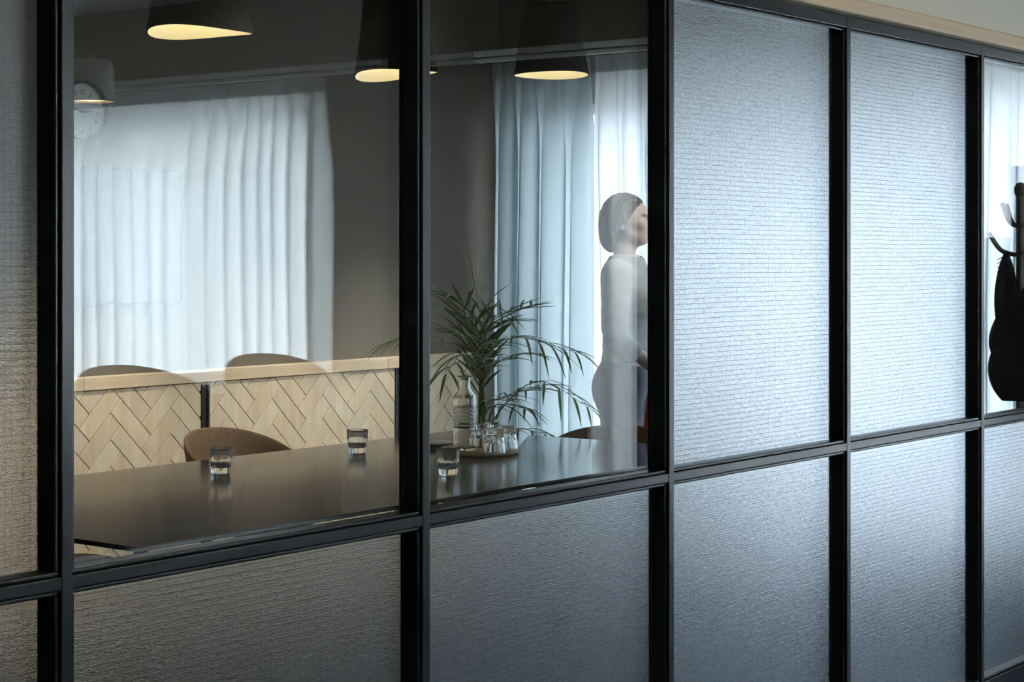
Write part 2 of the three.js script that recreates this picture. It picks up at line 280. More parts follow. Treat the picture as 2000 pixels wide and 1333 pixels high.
// ---------------------------------------------------------------- curtains and their rail
function curtain(name, z0, z1, mat, label, sd, foldLen, group) {
  const t = thing(name, label, 'curtain', [0, 0, 0], 0, group);
  const top = 2.47, bot = 0.17, nu = Math.round((z1 - z0) / 0.006), nv = 36, ph = [];
  let p = sd; for (let i = 0; i <= nu; i++) { const z = z0 + (z1 - z0) * i / nu; p += 0.006 / foldLen * (1 + 0.75 * noise.noise(z * 3.1, sd, 1.7)) * 2 * Math.PI; ph.push(p); }
  const f = (u, v) => {
    const i = Math.round(u * nu), z = z0 + (z1 - z0) * u, y = bot + (top - bot) * v, h = top - y;
    const open = Math.min(1, h / 0.5), a = (0.010 + 0.055 * open) * (0.75 + 0.5 * noise.noise(z * 2.3, sd + 4, 0.3));
    const drift = 0.35 * noise.noise(z * 1.4, h * 0.55, sd + 9) * open, s = Math.sin(ph[i] + drift * 3);
    const pencil = (1 - open) ** 2 * 0.007 * Math.sin(z * 2 * Math.PI / 0.034 + 1.5 * noise.noise(z * 9, 0, sd));
    const x = XC + a * (s + 0.25 * Math.sin(2 * ph[i] + sd + h * 0.4)) + pencil + 0.012 * noise.noise(z * 5, h * 0.9, sd + 2) * open;
    return V(x, y, z + open * (0.022 * foldLen / 0.15 * (1 + 0.6 * noise.noise(z * 3.7, h * 0.5, sd + 6)) * Math.sin(2 * (ph[i] + drift * 3)) + 0.012 * Math.cos(ph[i] + drift * 2)));
  };
  part('cloth', sheet(nu, nv, f), mat, t);
  part('heading_tape', sheet(nu, 3, (u, v) => { const q = f(u, 1 - 0.036 * (1 - v)); q.x -= 0.004; return q; }), M.tape, t);
  part('hem', sheet(nu, 3, (u, v) => { const q = f(u, 0.034 * v); q.x -= 0.003; return q; }), mat, t);
  return t;
}
const sheers = 'sheer window curtains';
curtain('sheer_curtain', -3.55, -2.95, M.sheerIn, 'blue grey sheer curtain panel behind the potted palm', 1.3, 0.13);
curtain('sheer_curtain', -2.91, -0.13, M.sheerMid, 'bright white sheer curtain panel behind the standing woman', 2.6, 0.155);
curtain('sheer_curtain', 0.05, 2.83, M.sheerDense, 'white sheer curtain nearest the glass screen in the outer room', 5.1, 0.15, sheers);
curtain('sheer_curtain', 4.62, 8.9, M.sheerOut, 'white sheer curtain over the window behind the long sideboard', 8.7, 0.15, sheers);
{
  const mk = (z0, z1, label) => { const t = thing('curtain_rail', label, 'curtain rail'); part('track', merged([RB(XC - 0.045, XC + 0.03, 2.505, 2.535, z0, z1, 0.004), RB(XC - 0.03, XC + 0.02, 2.478, 2.497, z0, z1, 0.004)]), M.railWhite, t); const h = []; for (let z = z0 + 0.1; z < z1; z += 0.6) h.push(RB(XC + 0.03, XW + 0.001, 2.508, 2.53, z, z + 0.03, 0.003)); part('bracket', merged(h), M.railWhite, t); part('web', B(XC - 0.008, XC + 0.004, 2.49, 2.51, z0, z1), M.railWhite, t); };
  mk(ZB - 0.04, -0.10, 'pale double curtain rail above the blue grey sheer in the meeting room');
  mk(0.03, ZF - 0.01, 'pale curtain rail along the window wall of the outer room');
}

// ---------------------------------------------------------------- meeting table
const TOP = 0.74;
{
  const t = thing('meeting_table', 'long black meeting table with glossy top and a cut right end', 'table');
  const poly = [[3.29, -1.33], [6.32, -1.33], [6.32, -2.34], [5.72, -1.965], [6.40, -2.68], [6.36, -2.715], [3.29, -2.715]].map(([x, z]) => new THREE.Vector2(x, -z));
  const g = new THREE.ExtrudeGeometry(new THREE.Shape(poly), { depth: 0.009, bevelEnabled: true, bevelThickness: 0.002, bevelSize: 0.002, bevelSegments: 2 });
  g.rotateX(-Math.PI / 2); g.translate(0, TOP - 0.011, 0); part('tabletop', g, M.table, t);
  for (const [x, z] of [[3.45, -1.5], [3.45, -2.55], [6.1, -1.5], [5.95, -2.55]]) part('leg', merged([rod(V(x, 0, z), V(x, TOP - 0.0125, z), 0.016, 0.02, 14), rod(V(x, TOP - 0.022, z), V(x, TOP - 0.0128, z), 0.05, 0.05, 18)]), M.blackMetal, t);
  part('under_frame', merged([RB(4.1, 5.7, TOP - 0.05, TOP - 0.013, -1.82, -1.78), RB(4.1, 5.4, TOP - 0.05, TOP - 0.013, -2.27, -2.23), RB(4.1, 4.14, TOP - 0.05, TOP - 0.013, -2.25, -1.8)]), M.blackMetal, t);
}

// ---------------------------------------------------------------- glassware
function tumblerGeometry() {
  // thick base, ten flutes round the lower part, thin flared lip
  const R0 = 0.0315, R1 = 0.0415, Hh = 0.09, N = 90, fl = 10, prof = [];
  const outer = [[0, 0], [0.6, 0], [0.94, 0.0005], [1, 0.004], [1, 0.02], [1, 0.034], [1, 0.045], [1.045, 0.051], [1.05, 0.056], [1.03, 0.066], [1.0, 0.078], [1, 0.0885], [0.985, 0.09]];
  for (const [k, y] of outer) prof.push([k * (R0 + (R1 - R0) * y / Hh), y, y > 0.002 && y < 0.05 ? 1 : 0]);
  for (const [d, y] of [[0.0022, 0.0895], [0.0026, 0.08], [0.0030, 0.06], [0.0036, 0.045], [0.0045, 0.034], [0.008, 0.026], [0.016, 0.0225], [0.0315, 0.0215]]) prof.push([Math.max(0, R0 + (R1 - R0) * y / Hh - d), y, 0]);
  return sheet(N, prof.length - 1, (u, v) => { const [r, y, f] = prof[Math.round(v * (prof.length - 1))], a = -u * 2 * Math.PI, q = Math.PI / fl, m = ((a % (2 * q)) + 2 * q) % (2 * q) - q, k = f ? 1 - 0.055 * Math.pow(Math.cos(m / q * Math.PI / 2), 2) + 0.012 : 1; return V(r * k * Math.cos(a), y, r * k * Math.sin(a)); }, true);
}
const tumblerG = tumblerGeometry();
const onTable = (px, py, dy = 0) => { const p = onY(px, py, TOP + dy); return [p.x, TOP + dy, p.z]; };
const tumbler = single('tumbler', tumblerG, M.glass, 'glass tumbler on the table in front of the tan chair', 'glass', 'upright glasses on the table'); tumbler.position.set(...onTable(431, 926));
copy(tumbler, 'glass tumbler at the middle of the table, before the panelling', onTable(698, 886), 0.4);
copy(tumbler, 'glass tumbler just in front of the carafe board', onTable(875, 929), 0.8);
const TRAY = [5.625, TOP, -2.055], TR = 0.15;
{
  const t = thing('serving_board', 'round pale wooden serving board carrying the carafe and glasses', 'board', TRAY);
  part('disc', lathe([[0, 0], [TR - 0.012, 0], [TR - 0.004, 0.003], [TR, 0.008], [TR, 0.018], [TR - 0.003, 0.0215], [TR - 0.008, 0.0225], [TR - 0.013, 0.0205], [TR - 0.016, 0.0185], [0, 0.0185]], 72), M.board, t);
}
{
  const p = onTable(852, 874); const t = thing('round_dish', 'small dark round dish with a pale lid beside the carafe board', 'dish', p);
  part('bowl', lathe([[0, 0], [0.06, 0], [0.068, 0.004], [0.07, 0.014], [0.067, 0.016], [0, 0.016]], 48), M.oakDark, t);
  part('lid', lathe([[0, 0.016], [0.069, 0.016], [0.071, 0.019], [0.069, 0.0225], [0, 0.023]], 48), M.white, t);
}
const TY = TOP + 0.0185;
{
  const c = onTable(908, 881, 0.0185), t = thing('carafe', 'ribbed clear glass carafe with narrow neck on the serving board', 'carafe', c);
  const o = [[0, 0], [0.036, 0], [0.041, 0.003], [0.043, 0.009], [0.043, 0.086]];
  for (let i = 0; i < 6; i++) { const y = 0.09 + i * 0.0135; o.push([0.0432, y], [0.0405, y + 0.0035], [0.0408, y + 0.006], [0.0436, y + 0.0095]); }
  o.push([0.0432, 0.175], [0.043, 0.193], [0.0415, 0.203], [0.037, 0.213], [0.029, 0.222], [0.0225, 0.231], [0.0205, 0.239], [0.02, 0.262], [0.0215, 0.271], [0.027, 0.277], [0.0275, 0.2795], [0.0262, 0.281]);
  const inner = [[0.0225, 0.277], [0.0182, 0.268], [0.0172, 0.25], [0.0176, 0.238], [0.0198, 0.229], [0.027, 0.219], [0.035, 0.209], [0.039, 0.199], [0.0403, 0.19], [0.0403, 0.02], [0.038, 0.013], [0.028, 0.0105], [0, 0.0115]];
  part('bottle_glass', lathe([...o, ...inner], 64), M.glass, t);
}
{ // spare tumblers stand upside down on the board
  const spots = [[938, 874, 'upside-down glass tumbler closest behind the carafe'], [962, 869, 'middle upside-down glass tumbler on the board'], [990, 878, 'upside-down glass tumbler at the outer rim of the board'], [966, 885, 'foremost upside-down glass tumbler on the board']];
  for (const [px, py, label] of spots) { const q = onY(px, py, TY), c = copy(tumbler, label, [q.x, TY + 0.09, q.z], 0, 'upside-down glasses on the board'); c.rotation.x = Math.PI; }
}

// ---------------------------------------------------------------- chairs
function chairParts(t, mat, legMat = M.blackMetal) {
  // a bucket: the back wraps round the seat and dips towards the arms; front of the chair is +z
  const seatY = 0.43, shell = (s) => (u, v) => {
    const a = (u - 0.5) * Math.PI * 1.22, e = Math.abs(u - 0.5) * 2, hTop = 0.775 - 0.20 * Math.pow(e, 2.1), y0 = seatY - 0.03, y = y0 + (hTop - y0) * v;
    const fl = 0.205 + 0.075 * Math.pow(v, 0.8) * (1 - 0.25 * e * e) + s * 0.5, edge = 1 - Math.pow(Math.max(0, v - 0.94) / 0.06, 2) * 0.3;
    const r = fl - (s > 0 ? (1 - edge) * 0.01 : -(1 - edge) * 0.01);
    return V(Math.sin(a) * r * 1.06, y, -Math.cos(a) * r * 0.95 + 0.02);
  };
  const outer = sheet(48, 20, shell(0.03)), inner = sheet(48, 20, shell(-0.012)), rim = [];
  rim.push(sheet(48, 4, (u, v) => { const a = shell(0.03)(u, 1), b = shell(-0.012)(u, 1), m = a.clone().lerp(b, v); m.y += 0.009 * Math.sin(Math.PI * v); return m; }));
  for (const e of [0, 1]) rim.push(sheet(12, 4, (u, v) => { const a = shell(0.03)(e, u), b = shell(-0.012)(e, u), m = a.clone().lerp(b, v); m.z += 0.008 * Math.sin(Math.PI * v); return m; }));
  part('backrest', merged([outer, inner, ...rim]), mat, t);
  part('seat', (() => { const g = lathe([[0, seatY - 0.05], [0.18, seatY - 0.05], [0.215, seatY - 0.035], [0.228, seatY - 0.01], [0.222, seatY + 0.012], [0.19, seatY + 0.024], [0.1, seatY + 0.02], [0, seatY + 0.018]], 40); g.scale(1, 1, 1.0); g.translate(0, 0, 0.03); return g; })(), mat, t);
  for (const [sx, sz] of [[1, 1], [-1, 1], [1, -1], [-1, -1]]) part('leg', rod(V(sx * 0.23, 0, sz * 0.21 + 0.02), V(sx * 0.13, seatY - 0.045, sz * 0.12 + 0.02), 0.008, 0.013, 10), legMat, t);
  return t;
}
const chairA = chairParts(thing('tub_chair', 'tan upholstered tub chair between the table and the herringbone panelling', 'chair', [5.42, 0, -3.06], 0.10), M.tan);
const chairB = copy(chairA, 'tan upholstered tub chair at the end of the table by the woman', [6.56, 0, -2.13], -Math.PI / 2 + 0.25); chairB.scale.y = 0.965;
{
  const p = onY(172, 1085, 0.45), t = thing('low_stool', 'dark upholstered low stool half under the table end', 'stool', [4.42, 0, -2.98]); t.scale.y = 0.885;
  part('seat', lathe([[0, 0.36], [0.17, 0.36], [0.2, 0.375], [0.21, 0.40], [0.2, 0.43], [0.16, 0.448], [0, 0.455]], 40), M.darkSeat, t);
  for (let k = 0; k < 4; k++) { const a = Math.PI / 4 + k * Math.PI / 2; part('leg', rod(V(Math.cos(a) * 0.2, 0, Math.sin(a) * 0.2), V(Math.cos(a) * 0.13, 0.365, Math.sin(a) * 0.13), 0.008, 0.011), M.blackMetal, t); }
}

// ---------------------------------------------------------------- pendants of the meeting room
function pendant(px, py, width, label, wave) {
  const turn = YAW - Math.PI / 2;
  const R = 0.166, d = 2 * R * FOCAL / width, c = atD(px, py, d);
  const t = thing('pendant_lamp', label, 'lamp', [c.x, c.y, c.z], turn, 'dark felt pendants over the table');
  const Hh = 0.31, rim = (a) => wave[0] * Math.cos(a) + wave[1] * Math.sin(a) + wave[2] * Math.cos(2 * a) + wave[3] * Math.sin(2 * a);
  const prof = (v) => { // v 0 at the rim, 1 at the crown
    if (v < 0.8) { const s = v / 0.8; return [R * (1 - 0.235 * s - 0.02 * Math.sin(Math.PI * s)), Hh * 0.9 * s]; }
    const s = (v - 0.8) / 0.2, a = s * Math.PI / 2; return [R * (0.765 - 0.18) * 1 + R * 0.18 * Math.cos(a) - (s > 0.75 ? R * 0.585 * (s - 0.75) / 0.25 * 0.999 : 0), Hh * 0.9 + Hh * 0.1 * Math.sin(Math.min(1, s / 0.75) * Math.PI / 2)];
  };
  const surf = (inset) => (u, v) => { const a = u * 2 * Math.PI, [r, y] = prof(v), q = 1 + 0.035 * Math.cos(3 * a + 0.5) * (1 - v); return V(Math.max(1e-4, (r - inset) * q) * Math.cos(a), (y - inset * (v > 0.8 ? 1 : 0)) + rim(a) * (1 - v) ** 1.3, (r - inset) * q * Math.sin(a)); };
  part('shade', merged([sheet(72, 40, surf(0), true), sheet(72, 2, (u, v) => surf(0)(u, 0).lerp(surf(0.005)(u, 0), v), true)]), M.felt, t);
  part('lining', sheet(72, 40, surf(0.005), true), M.lining, t);
  part('cord', rod(V(0, Hh - 0.004, 0), V(0, CEIL - c.y, 0), 0.0028), M.white, t);
  part('ceiling_rose', rod(V(0, CEIL - c.y - 0.03, 0), V(0, CEIL - c.y, 0), 0.05, 0.05, 24), M.blackMetal, t);
  part('socket', rod(V(0, 0.21, 0), V(0, Hh - 0.006, 0), 0.02, 0.02, 16), M.blackMetal, t);
  const b = new THREE.SphereGeometry(0.03, 20, 14); b.translate(0, 0.18, 0); part('bulb', b, bulbGlow, t);
  const l = new THREE.PointLight(new THREE.Color().setRGB(1, 0.78, 0.42), PENDANT_POWER, 0, 2); l.position.set(0, 0.18, 0); l.castShadow = true; l.shadow.radius = 1.5; t.add(l);
}
pendant(387, 64, 207, 'dark felt pendant lamp nearest the clock', [0.001, 0.002, -0.003, -0.0055]);
pendant(771, 146, 164, 'dark felt pendant lamp crossed by the black mullion', [0.010, 0.006, 0, -0.007]);
pendant(1075, 147, 148, 'dark felt pendant lamp hanging in front of the blue grey curtain', [0.001, 0.003, 0.001, 0.003]);

// two unseen tracks above the view, their spots placed to light the panelling
[[-0.4, 0.80, 0.21, SPOT_POWER, 'unseen black ceiling track along the glass screen, lighting the panelling, with an added fill spot on the woman'], [-2.75, 0.38, 0.24, WASH_POWER, 'unseen black ceiling track near the back wall, placed to wash the low panelling']].forEach(([z, aim, cone, power, label]) => {
  const t = thing('unseen_track_light', label, 'lamp');
  part('track', RB(2.7, 7.0, CEIL - 0.035, CEIL, z - 0.02, z + 0.02), M.blackMetal, t);
  const xs = z > -1 ? [3.3, 4.2, 5.1, 6.0, 6.75, 6.95] : [3.3, 4.2, 5.1, 6.0, 6.8], powerOf = (x) => (x === 6.95 ? WOMAN_FILL_POWER : power);  // the last spot of the first track is an added fill on the woman
  xs.forEach((x) => {
    const a = V(x, CEIL - 0.12, z), to = x === 6.95 ? V(7.12, 1.3, -2.35) : V(x + 0.02, aim, ZB), d = V().subVectors(to, a).normalize(), e = a.clone().addScaledVector(d, 0.09);
    part('spot_head', new THREE.TubeGeometry(new THREE.LineCurve3(a, e), 1, 0.045, 20, false), M.blackMetal, t); part('stem', rod(V(x, CEIL - 0.035, z), a, 0.01), M.blackMetal, t);
    const g = new THREE.CircleGeometry(0.04, 24); g.lookAt(d); g.translate(...a.clone().addScaledVector(d, 0.06).toArray()); part('lens', g, bulbGlow, t);
    const s = new THREE.SpotLight(new THREE.Color().setRGB(1, 0.98, 0.92), powerOf(x), 0, cone, 0.8, 2); s.position.copy(e).addScaledVector(d, 0.01); s.target.position.copy(to); s.castShadow = true; s.shadow.radius = 7; scene.add(s, s.target);
  });
});

// ---------------------------------------------------------------- clock and screen on the back wall
{
  const c = onZ(166, 218, ZB - 0.05 + 0.03), R = 0.12, t = thing('wall_clock', 'round white wall clock with a dark rim and black numerals', 'clock', [c.x, c.y, ZB - 0.05]);
  const rim = lathe([[R - 0.004, 0.001], [R + 0.004, 0.001], [R + 0.006, 0.01], [R + 0.005, 0.03], [R + 0.001, 0.034], [R - 0.004, 0.032], [R - 0.006, 0.022], [R - 0.006, 0.001]], 64); rim.rotateX(Math.PI / 2); part('rim', rim, M.blackMetal, t);
  const cv = document.createElement('canvas'); cv.width = cv.height = 512; const x = cv.getContext('2d'); x.fillStyle = '#f4f6f2'; x.fillRect(0, 0, 512, 512); x.fillStyle = '#15181a'; x.textAlign = 'center'; x.textBaseline = 'middle'; x.font = 'italic 58px serif';
  for (let h = 1; h <= 12; h++) { const a = h * Math.PI / 6; x.save(); x.translate(256 + 178 * Math.sin(a), 256 - 178 * Math.cos(a)); x.rotate(a > Math.PI * 0.55 && a < Math.PI * 1.45 ? a + Math.PI : a); x.fillText(String(h), 0, 0); x.restore(); }
  x.strokeStyle = '#7d8480'; x.lineWidth = 1.5; for (let k = 0; k < 12; k++) { const a = k * Math.PI / 6; x.beginPath(); x.moveTo(256 + 212 * Math.sin(a), 256 - 212 * Math.cos(a)); x.lineTo(256 + 248 * Math.sin(a), 256 - 248 * Math.cos(a)); x.stroke(); }
  const tex = new THREE.CanvasTexture(cv); tex.colorSpace = THREE.SRGBColorSpace;
  const face = new THREE.CircleGeometry(R - 0.004, 64); face.translate(0, 0, 0.012); part('dial', face, std({ map: tex, roughness: 0.5 }), t);
  const hand = (l, w, a) => { const g = new THREE.ExtrudeGeometry(new THREE.Shape([[-w, -0.018], [w, -0.018], [w * 1.5, l * 0.55], [0, l], [-w * 1.5, l * 0.55]].map((p) => new THREE.Vector2(...p))), { depth: 0.0015, bevelEnabled: false }); g.rotateZ(-a); g.translate(0, 0, 0.016); return g; };
  part('hour_hand', hand(0.06, 0.0022, 1.5), M.blackMetal, t); const mh = part('minute_hand', hand(0.085, 0.0016, -1.36), M.blackMetal, t); mh.position.z = 0.003;
  const hub = new THREE.CylinderGeometry(0.006, 0.006, 0.008, 20); hub.rotateX(Math.PI / 2); hub.translate(0, 0, 0.019); part('hub', hub, M.blackMetal, t);
}
{
  const tr = onZ(358, 333, ZB - 0.02), br = onZ(358, 590, ZB - 0.02), x1 = tr.x, x0 = x1 - 0.98, y1 = tr.y, y0 = br.y, f = 0.012;
  const t = thing('wall_screen', 'flat dark wall screen with a thin frame above the panelling', 'screen');
  part('housing', RB(x0, x1, y0, y1, ZB - 0.049, ZB - 0.028, 0.003), M.blackMetal, t);
  part('frame', merged([B(x0, x1, y1 - f, y1, ZB - 0.028, ZB - 0.02), B(x0, x1, y0, y0 + f, ZB - 0.028, ZB - 0.02), B(x0, x0 + f, y0 + f, y1 - f, ZB - 0.028, ZB - 0.02), B(x1 - f, x1, y0 + f, y1 - f, ZB - 0.028, ZB - 0.02)]), M.blackMetal, t);
  part('display', B(x0 + f, x1 - f, y0 + f, y1 - f, ZB - 0.028, ZB - 0.024), M.screen, t);
}

// ---------------------------------------------------------------- palm
{
  const base = V(6.90, 0, -3.05), t = thing('potted_palm', 'large potted palm with arching feathery fronds in front of the curtain edge', 'plant', [base.x, 0, base.z]);
  const D0 = base.x * C + (CAM.z - base.z) * S;
  part('pot', lathe([[0, 0], [0.14, 0], [0.15, 0.01], [0.19, 0.42], [0.195, 0.45], [0.185, 0.455], [0.175, 0.44], [0, 0.43]], 48), M.pot, t);
  part('soil', lathe([[0, 0.425], [0.176, 0.42], [0.17, 0.435], [0.08, 0.445], [0, 0.45]], 32), M.soil, t);
  const lpts = [];
  const leaflet = (p, dir, len, w, droop, up) => {
    const side = V().crossVectors(dir, up).normalize(), nrm = V().crossVectors(side, dir).normalize(), n = 7;
    return sheet(4, n, (u, v) => { const s = v, ww = w * Math.pow(Math.sin(Math.PI * Math.min(0.985, 0.10 + 0.9 * s)), 0.75), k = (u - 0.5) * 2, q = p.clone().addScaledVector(dir, len * s).addScaledVector(V(0, -1, 0), droop * len * s * s).addScaledVector(side, ww * k * 0.5).addScaledVector(nrm, -0.25 * ww * (1 - Math.abs(k))); return q; });
  };
  // fronds as seen on a plane through the plant: mid points and tips in the photograph, plus how much nearer or farther they reach
  const fr = [
    // start px,py -> mid -> tip, depth offset mid, tip, leaflets, leaflet length, droop, pale
    [[938, 700], [915, 600], [846, 565], -0.10, -0.22, 13, 0.20, 0.35, 0],
    [[940, 690], [935, 600], [925, 550], 0, 0, 18, 0.24, 0.05, 0],
    [[944, 690], [965, 625], [1044, 598], -0.2, -0.45, 18, 0.20, 0.10, 0],
    [[946, 720], [1000, 660], [1130, 690], -0.35, -0.6, 22, 0.21, 0.55, 0],
    [[946, 740], [985, 700], [1045, 690], -0.25, -0.5, 14, 0.18, 0.35, 0],
    [[948, 800], [985, 775], [1062, 752], -0.3, -0.55, 15, 0.19, 0.40, 0],
    [[948, 810], [985, 790], [1030, 800], -0.3, -0.5, 12, 0.17, 0.55, 0],
    [[936, 720], [905, 655], [848, 660], -0.25, -0.5, 16, 0.20, 0.30, 0],
    [[936, 740], [905, 690], [872, 730], -0.5, -0.85, 13, 0.20, 0.60, 0],
    [[934, 700], [900, 610], [862, 600], -0.05, -0.1, 14, 0.20, 0.30, 0],
    [[936, 720], [870, 640], [758, 668], -0.05, -0.1, 18, 0.19, 0.45, 0],
    [[940, 690], [955, 590], [985, 615], 0.0, -0.1, 14, 0.18, 0.3, 0],
    [[948, 850], [1050, 745], [1155, 800], -0.4, -0.65, 14, 0.17, 0.55, 1],
    [[948, 870], [1010, 838], [1072, 850], -0.4, -0.6, 10, 0.14, 0.45, 0],
    [[940, 720], [920, 640], [900, 590], -0.1, -0.2, 16, 0.20, 0.15, 0],
    [[940, 720], [950, 640], [1010, 625], -0.15, -0.3, 16, 0.20, 0.2, 0],
  ];
  for (const [a, b, c, db, dc, nl, ll, droop, pale] of fr) {
    const A = atD(a[0], a[1], D0).sub(base), Bm = atD(b[0], b[1], D0 + db).sub(base), Cc = atD(c[0], c[1], D0 + dc).sub(base), root = V(rr(-0.05, 0.05), 0.43, rr(-0.05, 0.05));
    const curve = new THREE.CatmullRomCurve3([root, root.clone().lerp(A, 0.6), A, Bm, Cc], false, 'centripetal');
    const f = part('frond', (() => { const pts = curve.getSpacedPoints(30), g = []; for (let i = 0; i < 30; i++) g.push(rod(pts[i], pts[i + 1], 0.0055 * (1 - i / 34), 0.0055 * (1 - (i + 1) / 34), 6)); return merged(g); })(), M.stem, t);
    const L = curve.getLength(), s0 = 0.42;
    for (let k = 0; k < nl; k++) {
      const s = s0 + (0.995 - s0) * (k + 0.5) / nl, p = curve.getPointAt(s), tan = curve.getTangentAt(s), up = V(0, 1, 0).addScaledVector(tan, -tan.y).normalize(), side = V().crossVectors(tan, up).normalize();
      const sg = k % 2 ? 1 : -1, size = ll * (0.65 + 0.55 * Math.sin(Math.PI * Math.min(1, (s - s0) / (1 - s0) * 0.85 + 0.12))) * rr(0.85, 1.1);
      const dir = tan.clone().multiplyScalar(rr(0.75, 1.05)).addScaledVector(side, sg * rr(0.5, 0.75)).addScaledVector(up, rr(0.0, 0.3)).normalize();
      part('leaflet', leaflet(p, dir, size, rr(0.010, 0.015), droop * rr(0.7, 1.2), up), pale ? M.leafVeiled : M.leaf, f);
    }
    const tip = curve.getPointAt(1), td = curve.getTangentAt(1); part('leaflet', leaflet(tip, td, ll * 0.7, 0.013, droop, V(0, 1, 0.01)), pale ? M.leafVeiled : M.leaf, f);
  }
}

// ---------------------------------------------------------------- coat stand by the window
{
  const p = atD(1993, 495, 7.32), t = thing('coat_stand', 'dark wooden coat stand near the last clear pane', 'coat stand', [p.x, 0, p.z]);
  part('pole', merged([rod(V(0, 0.1, 0), V(0, 1.72, 0), 0.019, 0.016, 18), lathe([[0, 1.72], [0.017, 1.72], [0.024, 1.735], [0.024, 1.755], [0.014, 1.772], [0, 1.776]], 20)]), M.oakDark, t);
  for (let k = 0; k < 4; k++) { const a = k * Math.PI / 2 + 0.35; part('foot', tube([V(0, 0.14, 0), V(Math.cos(a) * 0.15, 0.08, Math.sin(a) * 0.15), V(Math.cos(a) * 0.27, 0.016, Math.sin(a) * 0.27)], 0.014), M.oakDark, t); }
  for (let k = 0; k < 6; k++) { const a = k * Math.PI / 3 + 0.2, y = k % 2 ? 1.66 : 1.55; part('hook', tube([V(0, y - 0.06, 0), V(Math.cos(a) * 0.07, y - 0.04, Math.sin(a) * 0.07), V(Math.cos(a) * 0.12, y + 0.03, Math.sin(a) * 0.12)], 0.009, 14), M.oakDark, t); }
  // coats: folded hanging cloth, widening downwards, seen as stacked lobes
  const side = V(-S, 0, -C); // towards the left as seen from the camera
  const garment = (label, cx, y0, y1, w0, w1, dep, ph, name = 'hanging_coat') => {
    const c = thing(name, label, 'coat', [p.x + side.x * cx, 0, p.z + side.z * cx]);
    const g = sheet(64, 40, (u, v) => { const a = u * 2 * Math.PI, y = y1 + (y0 - y1) * (1 - v), s = 1 - v, env = Math.pow(Math.sin(Math.PI * Math.min(0.999, 0.02 + s * 0.86)), 0.55), w = (w0 + (w1 - w0) * s) * Math.max(0.02, env), f = 1 + 0.09 * Math.sin(a * 5 + ph + s * 2) * s; const q = V(0, y, 0); q.addScaledVector(V(side.x, 0, side.z), Math.cos(a) * w * 0.5 * f); q.addScaledVector(V(C, 0, -S), Math.sin(a) * dep * 0.5 * f * Math.max(0.05, env)); return q; }, true);
    part('cloth', g, M.coat, c); return c;
  };
  const rib = garment('black ribbed jacket hanging from the coat stand', 0.055, 1.20, 1.50, 0.075, 0.10, 0.08, 1, 'ribbed_jacket');
  const ribs = []; for (let k = 0; k < 15; k++) { const y = 1.25 + k * 0.015, cx = 0.048; ribs.push(rod(V(side.x * (cx - 0.005), y + 0.014, side.z * (cx - 0.005)).addScaledVector(V(-C, 0, S), 0.03), V(side.x * cx * 0.4, y + 0.03, side.z * cx * 0.4).addScaledVector(V(-C, 0, S), 0.042), 0.0016)); } part('ribbing', merged(ribs), M.greyRib, rib);
  garment('black coat on the coat stand with rounded upper folds', -0.03, 1.06, 1.37, 0.20, 0.34, 0.18, 0);
  garment('black bag shaped coat lowest on the coat stand', -0.005, 0.93, 1.22, 0.24, 0.28, 0.20, 2);
}

